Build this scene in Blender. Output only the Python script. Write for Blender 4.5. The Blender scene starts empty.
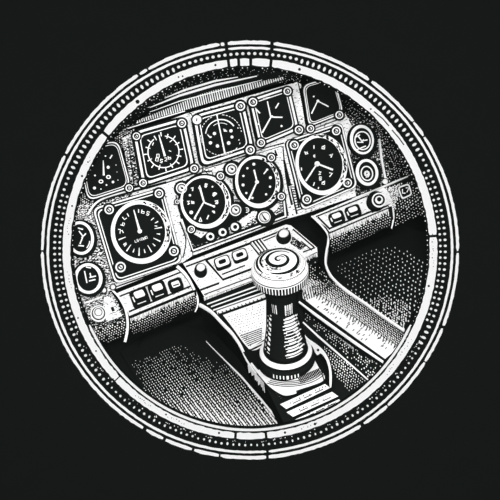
import bpy, math, random
from mathutils import Vector, Matrix
rnd = random.Random(7)
PI = math.pi
F = 1333.0
PHI, RHO = math.radians(38), math.radians(12)
CAM = Vector((0, -1.2, 1.75))
vv = Vector((0, math.cos(PHI), -math.sin(PHI)))
u0 = Vector((0, math.sin(PHI), math.cos(PHI)))
r0 = Vector((1, 0, 0))
RT = r0*math.cos(RHO) - u0*math.sin(RHO)
UP = r0*math.sin(RHO) + u0*math.cos(RHO)
BK = -vv
def cw(x, y, z): return RT*x + UP*y + BK*z          # camera-frame direction to world
def ray(px, py): return RT*((px-250)/F) + UP*((250-py)/F) + vv
def pix(px, py, d): return CAM + ray(px, py)*d
scene = bpy.context.scene
COL = scene.collection

# ------------------------------------------------------------------ materials
def lin(c): return tuple(((v/255+.055)/1.055)**2.4 if v > 10 else v/255/12.92 for v in c)
PAPER = (.90, .90, .90, 1)
INK = (.0088, .0106, .0100, 1)
def base_mat(name):
    m = bpy.data.materials.new(name); m.use_nodes = True
    nt = m.node_tree; nt.nodes.clear()
    out = nt.nodes.new('ShaderNodeOutputMaterial'); d = nt.nodes.new('ShaderNodeBsdfDiffuse')
    nt.links.new(d.outputs[0], out.inputs[0])
    return m, nt, d
def plain(name, c):
    m, nt, d = base_mat(name)
    # a faint grain so the coat is not perfectly flat
    n = nt.nodes.new('ShaderNodeTexNoise'); n.inputs['Scale'].default_value = 60
    mr = nt.nodes.new('ShaderNodeMapRange'); mr.inputs['To Min'].default_value = .96; mr.inputs['To Max'].default_value = 1.04
    mx = nt.nodes.new('ShaderNodeVectorMath'); mx.operation = 'SCALE'; mx.inputs[0].default_value = c[:3]
    nt.links.new(n.outputs[0], mr.inputs[0]); nt.links.new(mr.outputs[0], mx.inputs['Scale'])
    nt.links.new(mx.outputs[0], d.inputs[0]); return m
def worn(name, thr, scale=260, stretch=(1, 1, 1), detail=2.5, rot=0):
    """white coat broken by ink scratches: noise cut at a hard threshold"""
    m, nt, d = base_mat(name)
    tc = nt.nodes.new('ShaderNodeTexCoord'); mp = nt.nodes.new('ShaderNodeMapping')
    mp.inputs['Scale'].default_value = stretch; mp.inputs['Rotation'].default_value = (0, 0, rot)
    n = nt.nodes.new('ShaderNodeTexNoise'); n.inputs['Scale'].default_value = scale; n.inputs['Detail'].default_value = detail
    cr = nt.nodes.new('ShaderNodeValToRGB'); cr.color_ramp.interpolation = 'LINEAR'
    cr.color_ramp.elements[0].position = thr-.015; cr.color_ramp.elements[0].color = INK
    cr.color_ramp.elements[1].position = thr+.015; cr.color_ramp.elements[1].color = PAPER
    nt.links.new(tc.outputs['Object'], mp.inputs[0]); nt.links.new(mp.outputs[0], n.inputs['Vector'])
    nt.links.new(n.outputs[0], cr.inputs[0]); nt.links.new(cr.outputs[0], d.inputs[0]); return m
M = {}
M['w'] = plain('white_coat', PAPER)
M['k'] = plain('black_coat', INK)
M['worn'] = worn('scratched_white', .385, 210, (.8, 2.4, 1))
M['clean'] = worn('lightly_scratched_white', .355, 210, (.7, 2.6, 1))
M['mid'] = worn('half_worn_white', .53, 260, (1.0, 2.2, 1), rot=.4)
M['dark'] = worn('worn_black', .60, 330, (1, 1.6, 1))
M['brush'] = worn('brushed_white', .40, 200, (.5, 4, 1))
MI = list(M.keys())
KW = 1.3      # engraved ink lines are cut a little wider than drawn

# ------------------------------------------------------------------ planes
class Plane:
    def __init__(s, px, py, depth, n, xdir=None):
        s.n = n.normalized(); s.o = pix(px, py, depth)
        x = xdir if xdir is not None else RT
        s.x = (x - s.n*x.dot(s.n)).normalized(); s.y = s.n.cross(s.x)
    def pt(s, px, py, h=0):
        r = ray(px, py)
        return CAM + r*(((s.o + s.n*h - CAM).dot(s.n))/r.dot(s.n))
    def frame(s, px, py, h=0):
        m = Matrix((s.x, s.y, s.n)).transposed().to_4x4(); m.translation = s.pt(px, py, h); return m
    def scale(s, px, py): return (s.pt(px, py)-CAM).dot(vv)/F      # metres per pixel
WZ = Vector((0, 0, 1))
P = Plane(200, 200, 2.20, cw(.28, -.05, .95), cw(.93, .29, -.28))           # instrument panel
Ldir = (P.pt(387, 189)-P.pt(116, 292)).normalized()
nS = WZ*.75 + BK*.62; nS = nS - Ldir*nS.dot(Ldir)
_a = P.pt(116, 292)
S = Plane(0, 0, 1, nS, Ldir); S.o = _a                                       # switch shelf
nV = BK*.95 - WZ*.25; nV = nV - Ldir*nV.dot(Ldir)
V = Plane(0, 0, 1, nV, Ldir); V.o = S.pt(203, 297)                           # face below the shelf
D0 = Plane(288, 362, 2.0, WZ, RT)                                            # pedestal top
D2 = Plane(288, 362, 2.0, WZ, RT); D2.o = D0.o - WZ*.055                     # footwell floor
DB = Plane(288, 362, 2.0, WZ, RT); DB.o = D0.o + WZ*.008                     # side rail top
DC = Plane(288, 362, 2.0, WZ, RT); DC.o = D0.o - WZ*.003                     # channel
W = Plane(250, 250, 1.5, BK, RT)                                             # round-window bulkhead

# ------------------------------------------------------------------ mesh builder
class MB:
    def __init__(s): s.v = []; s.f = []; s.m = []; s.smooth = []
    def add(s, pts): i = len(s.v); s.v += pts; return list(range(i, i+len(pts)))
    def face(s, idx, m, sm=False): s.f.append(idx); s.m.append(MI.index(m)); s.smooth.append(sm)
    def prism(s, out, pl, h0, h1, m='w', side=None):
        side = side or m
        top = [pl.pt(x, y, h1) for x, y in out]; bot = [p - pl.n*(h1-h0) for p in top]
        a = s.add(top); b = s.add(bot); n = len(out)
        s.face(a, m); s.face(b[::-1], side)
        for i in range(n): j = (i+1) % n; s.face([a[i], b[i], b[j], a[j]], side)
    def ring(s, A, B, pl, h0, h1, m='w', side=None, closed=True):
        side = side or m; n = len(A)
        ta = [pl.pt(x, y, h1) for x, y in A]; tb = [pl.pt(x, y, h1) for x, y in B]
        a = s.add(ta); b = s.add(tb); c = s.add([p-pl.n*(h1-h0) for p in ta]); d = s.add([p-pl.n*(h1-h0) for p in tb])
        for i in range(n if closed else n-1):
            j = (i+1) % n
            s.face([a[i], a[j], b[j], b[i]], m); s.face([a[i], c[i], c[j], a[j]], side)
            s.face([b[i], b[j], d[j], d[i]], side); s.face([c[i], d[i], d[j], c[j]], side)
        if not closed:
            s.face([a[0], b[0], d[0], c[0]], side); s.face([a[-1], c[-1], d[-1], b[-1]], side)
    def stroke(s, pts, w, pl, h0, h1, m='w', side=None, closed=False):
        n = len(pts); ws = w if isinstance(w, (list, tuple)) else [w]*n
        if m == 'k': ws = [q*KW for q in ws]
        if len(ws) != n: ws = [ws[0]+(ws[1]-ws[0])*i/(n-1) for i in range(n)]
        A = []; B = []
        for i in range(n):
            p0 = pts[(i-1) % n] if (closed or i > 0) else pts[i]; p1 = pts[(i+1) % n] if (closed or i < n-1) else pts[i]
            dx, dy = p1[0]-p0[0], p1[1]-p0[1]; l = math.hypot(dx, dy) or 1
            nx, ny = -dy/l*ws[i]/2, dx/l*ws[i]/2
            A.append((pts[i][0]+nx, pts[i][1]+ny)); B.append((pts[i][0]-nx, pts[i][1]-ny))
        s.ring(A, B, pl, h0, h1, m, side, closed)
    def loft(s, out, pl, h, steps, sm=False):
        """steps: (scale, dz, material of the band above)"""
        ref = [pl.pt(x, y, h) for x, y in out]; c = sum(ref, Vector())/len(ref); n = len(ref); prev = None
        for k, (sc, dz, m) in enumerate(steps):
            cur = s.add([c+(p-c)*sc+pl.n*dz for p in ref])
            if prev is not None:
                pm = steps[k-1][2]
                for i in range(n): j = (i+1) % n; s.face([prev[i], prev[j], cur[j], cur[i]], pm, sm)
            else: s.face(cur[::-1], m)
            prev = cur
        s.face(prev, steps[-1][2])
    def dot(s, x, y, r, pl, h0, h1, m='w', k=6, asp=1, rot=0):
        s.prism(ell(x, y, r, r*asp, rot, k), pl, h0, h1, m)
def build(name, mb, parent=None, fr=None, **tags):
    fr = parent.matrix_world if parent is not None else (fr if fr is not None else Matrix.Identity(4))
    if parent is not None: fr = FR[parent.name]
    inv = fr.inverted()
    me = bpy.data.meshes.new(name); me.from_pydata([inv @ v for v in mb.v], [], mb.f); 
    used = sorted(set(mb.m)); 
    for u in used: me.materials.append(M[MI[u]])
    me.polygons.foreach_set('material_index', [used.index(i) for i in mb.m])
    me.polygons.foreach_set('use_smooth', mb.smooth); me.update()
    o = bpy.data.objects.new(name, me); COL.objects.link(o)
    if parent is not None: o.parent = parent
    else: o.matrix_world = fr
    FR[o.name] = fr
    for k, v in tags.items(): o[k] = v
    return o
FR = {}
def root(name, label, cat, fr, group=None):
    o = bpy.data.objects.new(name, None); COL.objects.link(o); o.matrix_world = fr; o.empty_display_size = .01
    o['label'] = label; o['category'] = cat
    if group: o['group'] = group
    FR[o.name] = fr; return o

# ------------------------------------------------------------------ 2D outline helpers (pixels of the photograph's frame)
def ell(cx, cy, rx, ry, rot=0, n=40, a0=0, a1=360):
    r = math.radians(rot); o = []
    full = abs(a1-a0) >= 360
    for i in range(n):
        t = math.radians(a0+(a1-a0)*i/(n if full else n-1))
        x, y = rx*math.cos(t), -ry*math.sin(t)
        o.append((cx+x*math.cos(r)-y*math.sin(r), cy+x*math.sin(r)+y*math.cos(r)))
    return o
def rq(c, r, s=1.0, k=5):
    mx = sum(p[0] for p in c)/len(c); my = sum(p[1] for p in c)/len(c)
    c = [(mx+(x-mx)*s, my+(y-my)*s) for x, y in c]; out = []; n = len(c)
    for i in range(n):
        p, a, b = c[i], c[i-1], c[(i+1) % n]
        la = math.dist(p, a); lb = math.dist(p, b); ra = min(r*s, la*.45); rb = min(r*s, lb*.45)
        A = (p[0]+(a[0]-p[0])*ra/la, p[1]+(a[1]-p[1])*ra/la); B = (p[0]+(b[0]-p[0])*rb/lb, p[1]+(b[1]-p[1])*rb/lb)
        for q in range(k+1):
            t = q/k; out.append(((1-t)**2*A[0]+2*t*(1-t)*p[0]+t*t*B[0], (1-t)**2*A[1]+2*t*(1-t)*p[1]+t*t*B[1]))
    return out
def spline(pts, k=6):
    out = []; n = len(pts)
    for i in range(n-1):
        p0, p1, p2, p3 = pts[max(i-1, 0)], pts[i], pts[i+1], pts[min(i+2, n-1)]
        for q in range(k):
            t = q/k
            out.append(tuple(.5*((2*p1[d])+(-p0[d]+p2[d])*t+(2*p0[d]-5*p1[d]+4*p2[d]-p3[d])*t*t+(-p0[d]+3*p1[d]-3*p2[d]+p3[d])*t**3) for d in (0, 1)))
    out.append(pts[-1]); return out
def inside(x, y, poly):
    c = False; n = len(poly)
    for i in range(n):
        x1, y1 = poly[i]; x2, y2 = poly[(i+1) % n]
        if (y1 > y) != (y2 > y) and x < (x2-x1)*(y-y1)/(y2-y1)+x1: c = not c
    return c
def lerp(a, b, t): return (a[0]+(b[0]-a[0])*t, a[1]+(b[1]-a[1])*t)
GL = {'0': [[(0, 0), (1, 0), (1, 1), (0, 1), (0, 0)]], '1': [[(.5, 0), (.5, 1)]], '2': [[(0, 0), (1, 0), (1, .5), (0, 1), (1, 1)]],
      '3': [[(0, 0), (1, 0), (.4, .5), (1, .7), (0, 1)]], '4': [[(.8, 1), (.8, 0), (0, .6), (1, .6)]], '5': [[(1, 0), (0, 0), (0, .5), (1, .6), (.8, 1), (0, 1)]],
      '6': [[(1, 0), (0, .5), (0, 1), (1, 1), (1, .5), (0, .5)]], '7': [[(0, 0), (1, 0), (.3, 1)]], 'L': [[(0, 0), (0, 1), (1, 1)]], 'b': [[(0, 0), (0, 1), (1, 1), (1, .5), (0, .5)]],
      'c': [[(1, 0), (0, .2), (0, .8), (1, 1)]], 'n': [[(0, 1), (0, 0), (1, .1), (1, 1)]], 'd': [[(0, 0), (1, .5), (0, 1), (0, 0)]], '-': [[(0, .5), (1, .5)]], 'A': [[(0, 1), (.5, 0), (1, 1), (0, 1)]]}
def glyph(mb, ch, cx, cy, sz, rot, pl, h, w=1.1):
    r = math.radians(rot)
    for st in GL[ch]:
        q = []
        for x, y in st:
            a, b = (x-.5)*sz*.75, (y-.5)*sz; q.append((cx+a*math.cos(r)-b*math.sin(r), cy+a*math.sin(r)+b*math.cos(r)))
        mb.stroke(q, w, pl, h, h+.0006)
def stipple(mb, poly, pl, step, r0_, r1_, h=0, fn=None, m='w', jit=.17, ang=20, asp=1.0, dens=None):
    """small raised dots laid on a jittered grid"""
    xs = [p[0] for p in poly]; ys = [p[1] for p in poly]; cx, cy = sum(xs)/len(xs), sum(ys)/len(ys)
    R = max(max(xs)-min(xs), max(ys)-min(ys)); a = math.radians(ang); n = int(R/step)+2
    for i in range(-n, n):
        for j in range(-n, n):
            u = (i+(.5 if j % 2 else 0))*step; v_ = j*step*.87
            x = cx+u*math.cos(a)-v_*math.sin(a)+rnd.uniform(-jit, jit)*step; y = cy+u*math.sin(a)+v_*math.cos(a)+rnd.uniform(-jit, jit)*step
            if not inside(x, y, poly): continue
            f = fn(x, y) if fn else rnd.random()  # fn grades dot size: engraved shading drawn in white dots
            if f <= 0: continue
            if dens and rnd.random() > dens: continue
            r = r0_+(r1_-r0_)*min(f, 1)
            mb.dot(x, y, r, pl, h-.0004, h+.0008, m, 5, asp, ang)

# ================================================================== THE ROUND WINDOW
def circ(r, n=160): return [(250+r*math.cos(2*PI*i/n), 250-r*math.sin(2*PI*i/n)) for i in range(n)]
def band_in(t): s2 = math.sin(t)**2; return 179.6+(4.6 if math.sin(t) > 0 else 3.4)*s2
def band_out(t): s2 = math.sin(t)**2; return 187.4+(4.4 if math.sin(t) > 0 else 1.8)*s2
def hole(n=160, off=-1.5):
    return [(250+(band_in(2*PI*i/n)+off-(4.2 if math.sin(2*PI*i/n) < 0 else 0)*abs(math.sin(2*PI*i/n)))*math.cos(2*PI*i/n),
             250-(band_in(2*PI*i/n)+off-(4.2 if math.sin(2*PI*i/n) < 0 else 0)*abs(math.sin(2*PI*i/n)))*math.sin(2*PI*i/n)) for i in range(n)]
n = 160; sq = []
for i in range(n):
    t = 2*PI*i/n; c, s_ = math.cos(t), math.sin(t); k = 620/max(abs(c), abs(s_)); sq.append((250+c*k, 250-s_*k))
mb = MB(); mb.ring(sq, circ(212), W, -.006, 0, 'k'); build('wall_front', mb, None, W.frame(250, 250), kind='structure')

wf = root('porthole_frame', 'round white-and-black beaded window ring framing the whole cockpit view', 'window frame', W.frame(250, 250))
mb = MB(); mb.ring(circ(213.2), hole(), W, -.012, .0012, 'k'); build('backing_ring', mb, wf)
wob = [rnd.uniform(-1, 1) for _ in range(4000)]
def ring_segments(name, rin, rout, gaps, jo, ji, h):
    gs = sorted((g % 360, w) for g, w in gaps)
    for (a, wa), (b, wb) in zip(gs, gs[1:]+[(gs[0][0]+360, gs[0][1])]):
        s0 = a+wa*.6; s1 = b-wb*.6; nn = max(4, int((s1-s0)/.9)); A = []; B = []
        for i in range(nn+1):
            t = math.radians(s0+(s1-s0)*i/nn); e = .6 if i in (0, nn) else 0
            ro = rout(t)+rnd.uniform(-jo, jo)-e; ri = rin(t)+rnd.uniform(-ji, ji)+e
            A.append((250+ro*math.cos(t), 250-ro*math.sin(t))); B.append((250+ri*math.cos(t), 250-ri*math.sin(t)))
        mb = MB(); mb.ring(A, B, W, .001, h, 'w', 'k', closed=False); build(name, mb, wf)
def ang(x, y): return math.degrees(math.atan2(250-y, x-250)) % 360
og = [(ang(226, 43), .8), (ang(272, 43), .8), (ang(42, 251), .4), (ang(458, 252), .5), (ang(267.5, 458), .6), (ang(138.7, 74.7), .6), (ang(147.5, 69), .4),
      (ang(66, 155), .6), (ang(370, 81), .8), (ang(423, 137), .4), (ang(413, 122), .25), (ang(144.7, 429), .9), (ang(164.5, 439), .7), (ang(193, 450), .6),
      (ang(219.6, 456), .4), (ang(443, 327), .7), (ang(425, 362), .3), (ang(387, 405), .3), (ang(362.5, 425), .9), (ang(220, 44), .3)]
ring_segments('outer_ring', lambda t: 206.2-.3*math.sin(t)**2, lambda t: 209.1+.3*math.sin(t)**2, og, .35, .15, .003)
mg = [(ang(226.5, 48), .8), (ang(272, 48), .8), (ang(267.5, 452), .6)]
ring_segments('middle_ring', lambda t: 200.9, lambda t: 203.4, mg, .2, .2, .003)
bg = [(ang(228.5, 62), .75), (ang(238.7, 62), .75), (ang(250.7, 62), .75), (ang(271, 62), .75), (ang(107, 135.65), .75), (ang(434, 236), .65), (ang(266.2, 437), .65), (ang(235.4, 437), .65), (ang(120, 376), .3)]
ring_segments('inner_band', band_in, band_out, bg, .3, .45, .0035)
mb = MB()
A = [(250+(band_in(math.radians(t))-2.9)*math.cos(math.radians(t)), 250-(band_in(math.radians(t))-2.9)*math.sin(math.radians(t))) for t in range(205, 336, 2)]
mb.stroke(A, [1.0]+[2.4]*(len(A)-2)+[1.0], W, .001, .003); build('inner_lip', mb, wf)
# ink nicks in the band
mb = MB()
for (x, y, r) in [(137.5, 101.7, 2.2), (88, 162, .8), (82, 176, 1.2), (72, 206, 1), (72.5, 250, .7), (78, 318, .9), (96, 351, .9), (113, 379, .8), (154, 59+18, 0), (182.6, 76.2, .9), (178.5, 77, .9),
                  (215.4, 65, 1.2), (299.5, 69.3, 1.5), (370.8, 109, 1.0), (428.8, 286, 1.2), (315, 424, 1.4), (285, 432.6, 1.3), (219, 433, 1.2), (166, 414.5, 1)]:
    if r: mb.dot(x, y, r, W, .0031, .0042, 'k', 6)
for t0, t1, nn in ((150, 153, 5), (232, 238, 9), (244, 250, 7), (-5, 6, 12), (187, 193, 6), (318, 322, 5), (286, 292, 6), (170, 176, 7), (325, 332, 6)):
    for i in range(nn):
        t = math.radians(t0+(t1-t0)*i/nn+rnd.uniform(-.2, .2)); r = (band_in(t)+band_out(t))/2+rnd.uniform(-1.3, .8)
        mb.dot(250+r*math.cos(t), 250-r*math.sin(t), rnd.uniform(.3, .6), W, .0031, .0042, 'k', 5)
for pts in ([(117, 131), (123, 125), (129, 119.5)], [(374, 111.5), (383, 119), (389, 126)], [(392, 130), (399, 138), (404, 145)]): mb.stroke(pts, .8, W, .0031, .0042, 'k')
build('nick', mb, wf, kind='stuff')
# beads
def bead_mesh():
    m = MB(); out = ell(250, 250, 1.0, 1.0, 0, 8); m.loft(out, W, .001, [(1, 0, 'w'), (1, .0012, 'w'), (.9, .0016, 'w'), (.3, .0018, 'w')], False); return m
beads = []
nb = 206
for i in range(nb):
    t = 2*PI*i/nb + PI/2+.006; d = math.degrees(t) % 360
    side = (d < 28 or d > 338 or 158 < d < 222); low = 215 < d < 330
    if side:
        beads.append((195.2, t, 1.6, 1.35)); 
        if 163 < d < 205 or d < 25 or d > 338: beads.append((190.3, t, 1.35, 1.3))
    elif low: beads.append((195.0+rnd.uniform(-.4, .4), t, rnd.uniform(1.0, 1.6), rnd.uniform(.9, 1.4))); 
    elif 75 < d < 112: beads.append((196.2, t, 1.6, 1.75))
    else: beads.append((194.6+.8*math.sin(t), t, 2.5, 1.45))
mp = W.scale(250, 250)
proto = build('bead', bead_mesh(), wf); 
first = True; order = sorted(range(len(beads)), key=lambda i: -beads[i][2]*beads[i][3])
fr = FR[wf.name]; base_me = proto.data
for k, i in enumerate(order[:100]):
    r, t, lr, lt = beads[i]
    o = proto if k == 0 else proto.copy()
    if k: COL.objects.link(o); o.parent = wf
    rr = r*W.scale(250, 250)
    o.location = (rr*math.cos(t), rr*math.sin(t), 0); o.rotation_euler = (0, 0, t); o.scale = (lr, lt, 1)
mb = MB()
for i in order[100:]:
    r, t, lr, lt = beads[i]
    out = ell(250+r*math.cos(t), 250-r*math.sin(t), lr, lt, -math.degrees(t), 8)
    mb.loft(out, W, .001, [(1, 0, 'w'), (1, .0012, 'w'), (.9, .0016, 'w'), (.3, .0018, 'w')])
for i in range(90):   # crumbs beside the beads at the lower half
    t = math.radians(rnd.uniform(205, 335)); r = 191.5+rnd.uniform(-1, 1); mb.dot(250+r*math.cos(t), 250-r*math.sin(t), rnd.uniform(.3, .7), W, .001, .002, 'w', 5)
build('small_bead', mb, wf, kind='stuff')
mb = MB()
for i in range(230):
    t = 2*PI*i/230; d = math.degrees(t)
    if 212 < d < 328: continue
    r = band_in(t)-2.6; 
    if rnd.random() < .8: mb.dot(250+(r+.6)*math.cos(t), 250-(r+.6)*math.sin(t), rnd.uniform(.3, .8), W, .0012, .002, 'w', 5)
build('inner_stipple', mb, wf, kind='stuff')

# ================================================================== SHELL
mb = MB(); mb.prism([(-60, -60), (560, -60), (560, 470), (-60, 470)], P, -.035, -.028, 'k'); build('wall_back', mb, None, P.frame(250, 250, -.03), kind='structure')
mb = MB(); mb.prism([(-60, 300), (560, 250), (620, 640), (-120, 640)], D2, -.02, 0, 'k'); build('floor', mb, None, D2.frame(250, 400), kind='structure')

# ================================================================== INSTRUMENT BOARDS
bd = root('instrument_panel', 'scratched white dashboard board behind all the square and round dials', 'instrument panel', P.frame(230, 200))
mb = MB()
mb.prism([(40, 206), (92, 205), (104, 197), (131, 188), (125, 150), (122, 138), (185, 114), (297, 82), (301, 84), (309, 127), (345, 113), (352, 126), (350, 160), (356, 196), (304, 214), (286, 219), (192, 256), (182, 263), (118, 288), (84, 300), (40, 312)], P, -.028, 0, 'worn', 'k')
mb.prism([(41, 207), (92, 206), (104, 198), (131, 189), (133, 196), (92, 212), (116, 284), (100, 296), (84, 299), (41, 311)], P, -.0002, .0005, 'mid', 'k')
mb.prism([(122, 140), (133, 136), (143, 184), (132, 188)], P, -.0002, .0005, 'mid', 'k')
build('board', mb, bd)
mb = MB(); mb.prism([(350, 119), (358, 118), (380, 122), (392, 182), (356, 197), (349, 160)], P, -.028, -.001, 'dark', 'k'); build('side_board', mb, bd, label='black side board around the two small round dials')
mb = MB()   # engraved black grooves and scratches on the board
for a, b, w in (((242.5, 113), (247, 128), .8), ((128, 141), (134, 184), 1), ((300, 88), (306, 124), 1.2), ((244, 115), (249, 134), 1),
                ((176, 198), (183, 222), 1.2), ((179, 196), (186, 216), 1), ((291, 188), (297, 214), 1.4), ((284, 160), (290, 186), 2.6), ((289, 150), (299, 208), 1.2), ((284, 190), (288, 216), 1.2), ((234, 176), (244, 203), .6),
                ((275, 150), (277, 156), 1.6), ((204, 170), (210, 176), .8), ((190, 172), (222, 162), .6), ((262, 152), (282, 146), .6), ((240, 158), (262, 152), .6)):
    mb.stroke([a, b], [w*.6, w], P, -.0002, .0009, 'k')
for pts, w in (([(186, 112), (193, 117), (199, 150), (203, 170), (197, 176)], 1.0), ([(146, 189), (175, 180), (198, 172)], 1.3), ([(186, 181), (200, 173), (212, 171)], 1.2), ([(247, 155), (262, 149), (284, 143)], 1.1), ([(205, 169), (230, 161), (250, 154)], 1.1),
               ([(248, 98), (253, 128), (258, 146)], 1.3), ([(298, 82), (303, 104), (307, 128)], 1.3), ([(300, 134), (345, 117)], 1.0), ([(283, 146), (286, 176), (292, 205)], 1.5), ([(110, 289), (182, 263.5)], 1.6), ([(244, 198), (250, 206)], 1.6), ([(226, 184), (234, 196)], 1.8),
               ([(183, 258), (186, 240), (180, 222)], 1.2), ([(176, 196), (180, 212)], 1.5)):
    mb.stroke(spline(pts, 4), [w*.5, w], P, -.0002, .0009, 'k')
for i in range(70):
    x, y = rnd.uniform(182, 296), rnd.uniform(95, 215); l = rnd.uniform(1.5, 4.5)
    mb.stroke([(x, y), (x+l, y-l*.3)] if rnd.random() < .6 else [(x, y), (x+l*.25, y+l)], [.25, .6], P, -.0002, .0007, 'k')
for i in range(10): mb.stroke([(236+i*.9, 178+i*2.2), (241+i*.9, 176+i*2.2)], .5, P, -.0002, .0008, 'k')
for i in range(12): mb.stroke([(127+i*.62, 148+i*2.9), (132+i*.62, 146.5+i*2.9)], .9, P, -.0002, .0008, 'k')
for i in range(10): mb.stroke([(290+i*.8, 187+i*2.6), (295.5+i*.8, 187+i*2.4)], .8, P, -.0002, .0008, 'k')
for i in range(14): mb.stroke([(299+i*.55, 90+i*2.6), (303+i*.55, 88+i*2.6)], 1.1, P, -.0002, .0008, 'k')
build('groove', mb, bd, kind='stuff')
mb = MB()  # white trim line at the far right edge and little studs
mb.stroke([(379.5, 139), (382, 160), (385.5, 178)], 1.8, P, 0, .003); build('edge_trim', mb, bd)
mb = MB()
for c, r in (((348.3, 126.3), 2.1), ((353.5, 188.5), 2.0), ((385, 181.5), 2.6), ((348, 119), 1.0)):
    mb.loft(ell(*c, r, r, 0, 14), P, 0, [(1, 0, 'w'), (1, .0015, 'w'), (.6, .003, 'w')])
build('stud', mb, bd, kind='stuff')
mb = MB()
stipple(mb, [(386, 136), (400, 150), (412, 176), (388, 186), (381, 140)], P, 2.7, .2, .55, -.026, ang=12, dens=.8)
stipple(mb, [(345, 95), (362, 105), (378, 122), (376, 128), (350, 118)], P, 3.0, .2, .5, -.026, ang=30, dens=.7)
stipple(mb, [(112, 142), (120, 132), (134, 124), (136, 132), (128, 140), (122, 150)], P, 2.3, .4, .8, .001, ang=30)
stipple(mb, [(76, 200), (90, 190), (96, 212), (86, 226), (76, 222)], P, 2.3, .4, .85, .001, ang=30)
for k in range(3):
    for i in range(46):
        t = math.radians(60+i*2.2); r = 176-4*k+rnd.uniform(-.5, .5)
        mb.dot(250+r*math.cos(t), 250-(r+4)*math.sin(t), rnd.uniform(.2, .55), P, -.0285, -.027, 'w', 5)
        t = math.radians(15+i*1.0); mb.dot(250+(r-1)*math.cos(t), 250-(r)*math.sin(t), rnd.uniform(.2, .5), P, -.0285, -.027, 'w', 5)
build('stippling', mb, bd, kind='stuff')

# glare shield over the dials
gs = root('glare_shield', 'ribbed black-and-white hood strip running above the top row of dials', 'glare shield', P.frame(210, 95))
mb = MB(); mb.prism([(118, 136), (150, 112), (205, 86), (290, 60), (302, 76), (285, 82), (182, 110), (124, 132)], P, -.028, .004, 'k'); build('hood', mb, gs)
mb = MB()
N = 66
for i in range(N):
    t = i/(N-1); bt = lerp((138, 123), (283, 79), t); hgt = (2.5+8*min(1, t*2.2)) if t < .55 else 10.5-8.5*(t-.55)/.45
    bx, by = bt; by += 1.5*math.sin(t*PI)
    mb.stroke([(bx, by), (bx-hgt*.22, by-hgt)], [1.0*rnd.uniform(.6, 1.2), .7*rnd.uniform(.6, 1.2)], P, .0035, .0065)
build('rib', mb, gs, kind='stuff')
mb = MB()
mb.stroke([(150, 107.5), (180, 95.5), (215, 85), (257, 76)], [.8, 2.2, 2.4, 1.0], P, .0035, .007)
mb.stroke([(165, 98), (185, 90), (215, 81), (238, 77)], [.8, 2.2, 2, .8], P, .0035, .007)
mb.stroke([(128, 128.5), (160, 118.3), (185, 111)], [.8, 1.2, 1], P, .0035, .006)
mb.stroke([(150, 112), (180, 101), (230, 88), (262, 80)], [.5, 1, 1, .5], P, .0035, .006)
build('edge_line', mb, gs)
mb = MB()
stipple(mb, [(120, 128), (150, 100), (200, 78), (240, 70), (278, 70), (276, 75), (236, 75), (180, 90), (148, 108), (128, 126)], P, 3.0, .2, .45, .004, ang=-18, dens=.55)
stipple(mb, [(266, 79), (290, 72), (302, 80), (284, 84)], P, 2.4, .2, .5, .004, ang=-18, dens=.6)
stipple(mb, [(116, 133), (140, 120), (150, 112), (152, 118), (128, 130)], P, 2.4, .2, .55, .004, ang=-18, dens=.8)
build('stippling', mb, gs, kind='stuff')

# ================================================================== DIALS
def screw(par, x, y, r, h, name='screw', slot=45, fill=False):
    mb = MB()
    st = [(1.5, 0, 'k'), (1.5, .0012, 'k'), (1.03, .0014, 'w'), (.98, .0022, 'w'), (.72, .0022, 'k'), (.40, .0024, 'w'), (.36, .0028, 'w')]
    if fill: st = [(1.35, 0, 'k'), (1.35, .0012, 'k'), (1.05, .0014, 'w'), (.9, .0026, 'w'), (.5, .0032, 'w')]
    mb.loft(ell(x, y, r, r, 0, 18), P, h, st)
    a = math.radians(slot); q = r*.33
    mb.stroke([(x-q*math.cos(a), y-q*math.sin(a)), (x+q*math.cos(a), y+q*math.sin(a))], .7, P, h+.0028, h+.0042, 'k')
    return build(name, mb, par)
def needle(par, pts_list, h, name='needle'):
    for a, b, w0, w1 in pts_list:
        mb = MB(); mb.stroke([a, b], [w0, w1], P, h, h+.0008); build(name, mb, par)
H = .008
def square_gauge(label, corners, r, screws, outer=(.985, .90), inner=(.83, .79), group='square dials in the top row', inner_on=True, h=H, cat='gauge'):
    cx = sum(p[0] for p in corners)/4; cy = sum(p[1] for p in corners)/4
    g = root('square_gauge', label, cat, P.frame(cx, cy), group)
    mb = MB(); mb.prism(rq(corners, r, 1.065), P, 0, h, 'k'); build('housing', mb, g)
    mb = MB(); mb.ring(rq(corners, r, outer[0]), rq(corners, r, outer[1]), P, h-.0005, h+.002, 'w'); build('bezel', mb, g)
    if inner_on: mb = MB(); mb.ring(rq(corners, r, inner[0]), rq(corners, r, inner[1]), P, h-.0005, h+.0012, 'w'); build('inner_bezel', mb, g)
    mb = MB(); mb.prism(rq(corners, r, inner[1]-.005), P, h-.0004, h+.0003, 'k'); build('dial_face', mb, g)
    for (x, y, rr, sl) in screws: screw(g, x, y, rr, h+.0008, slot=sl, fill=(sl == 999))
    return g, h+.0004
def marks(par): return MB()
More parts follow.
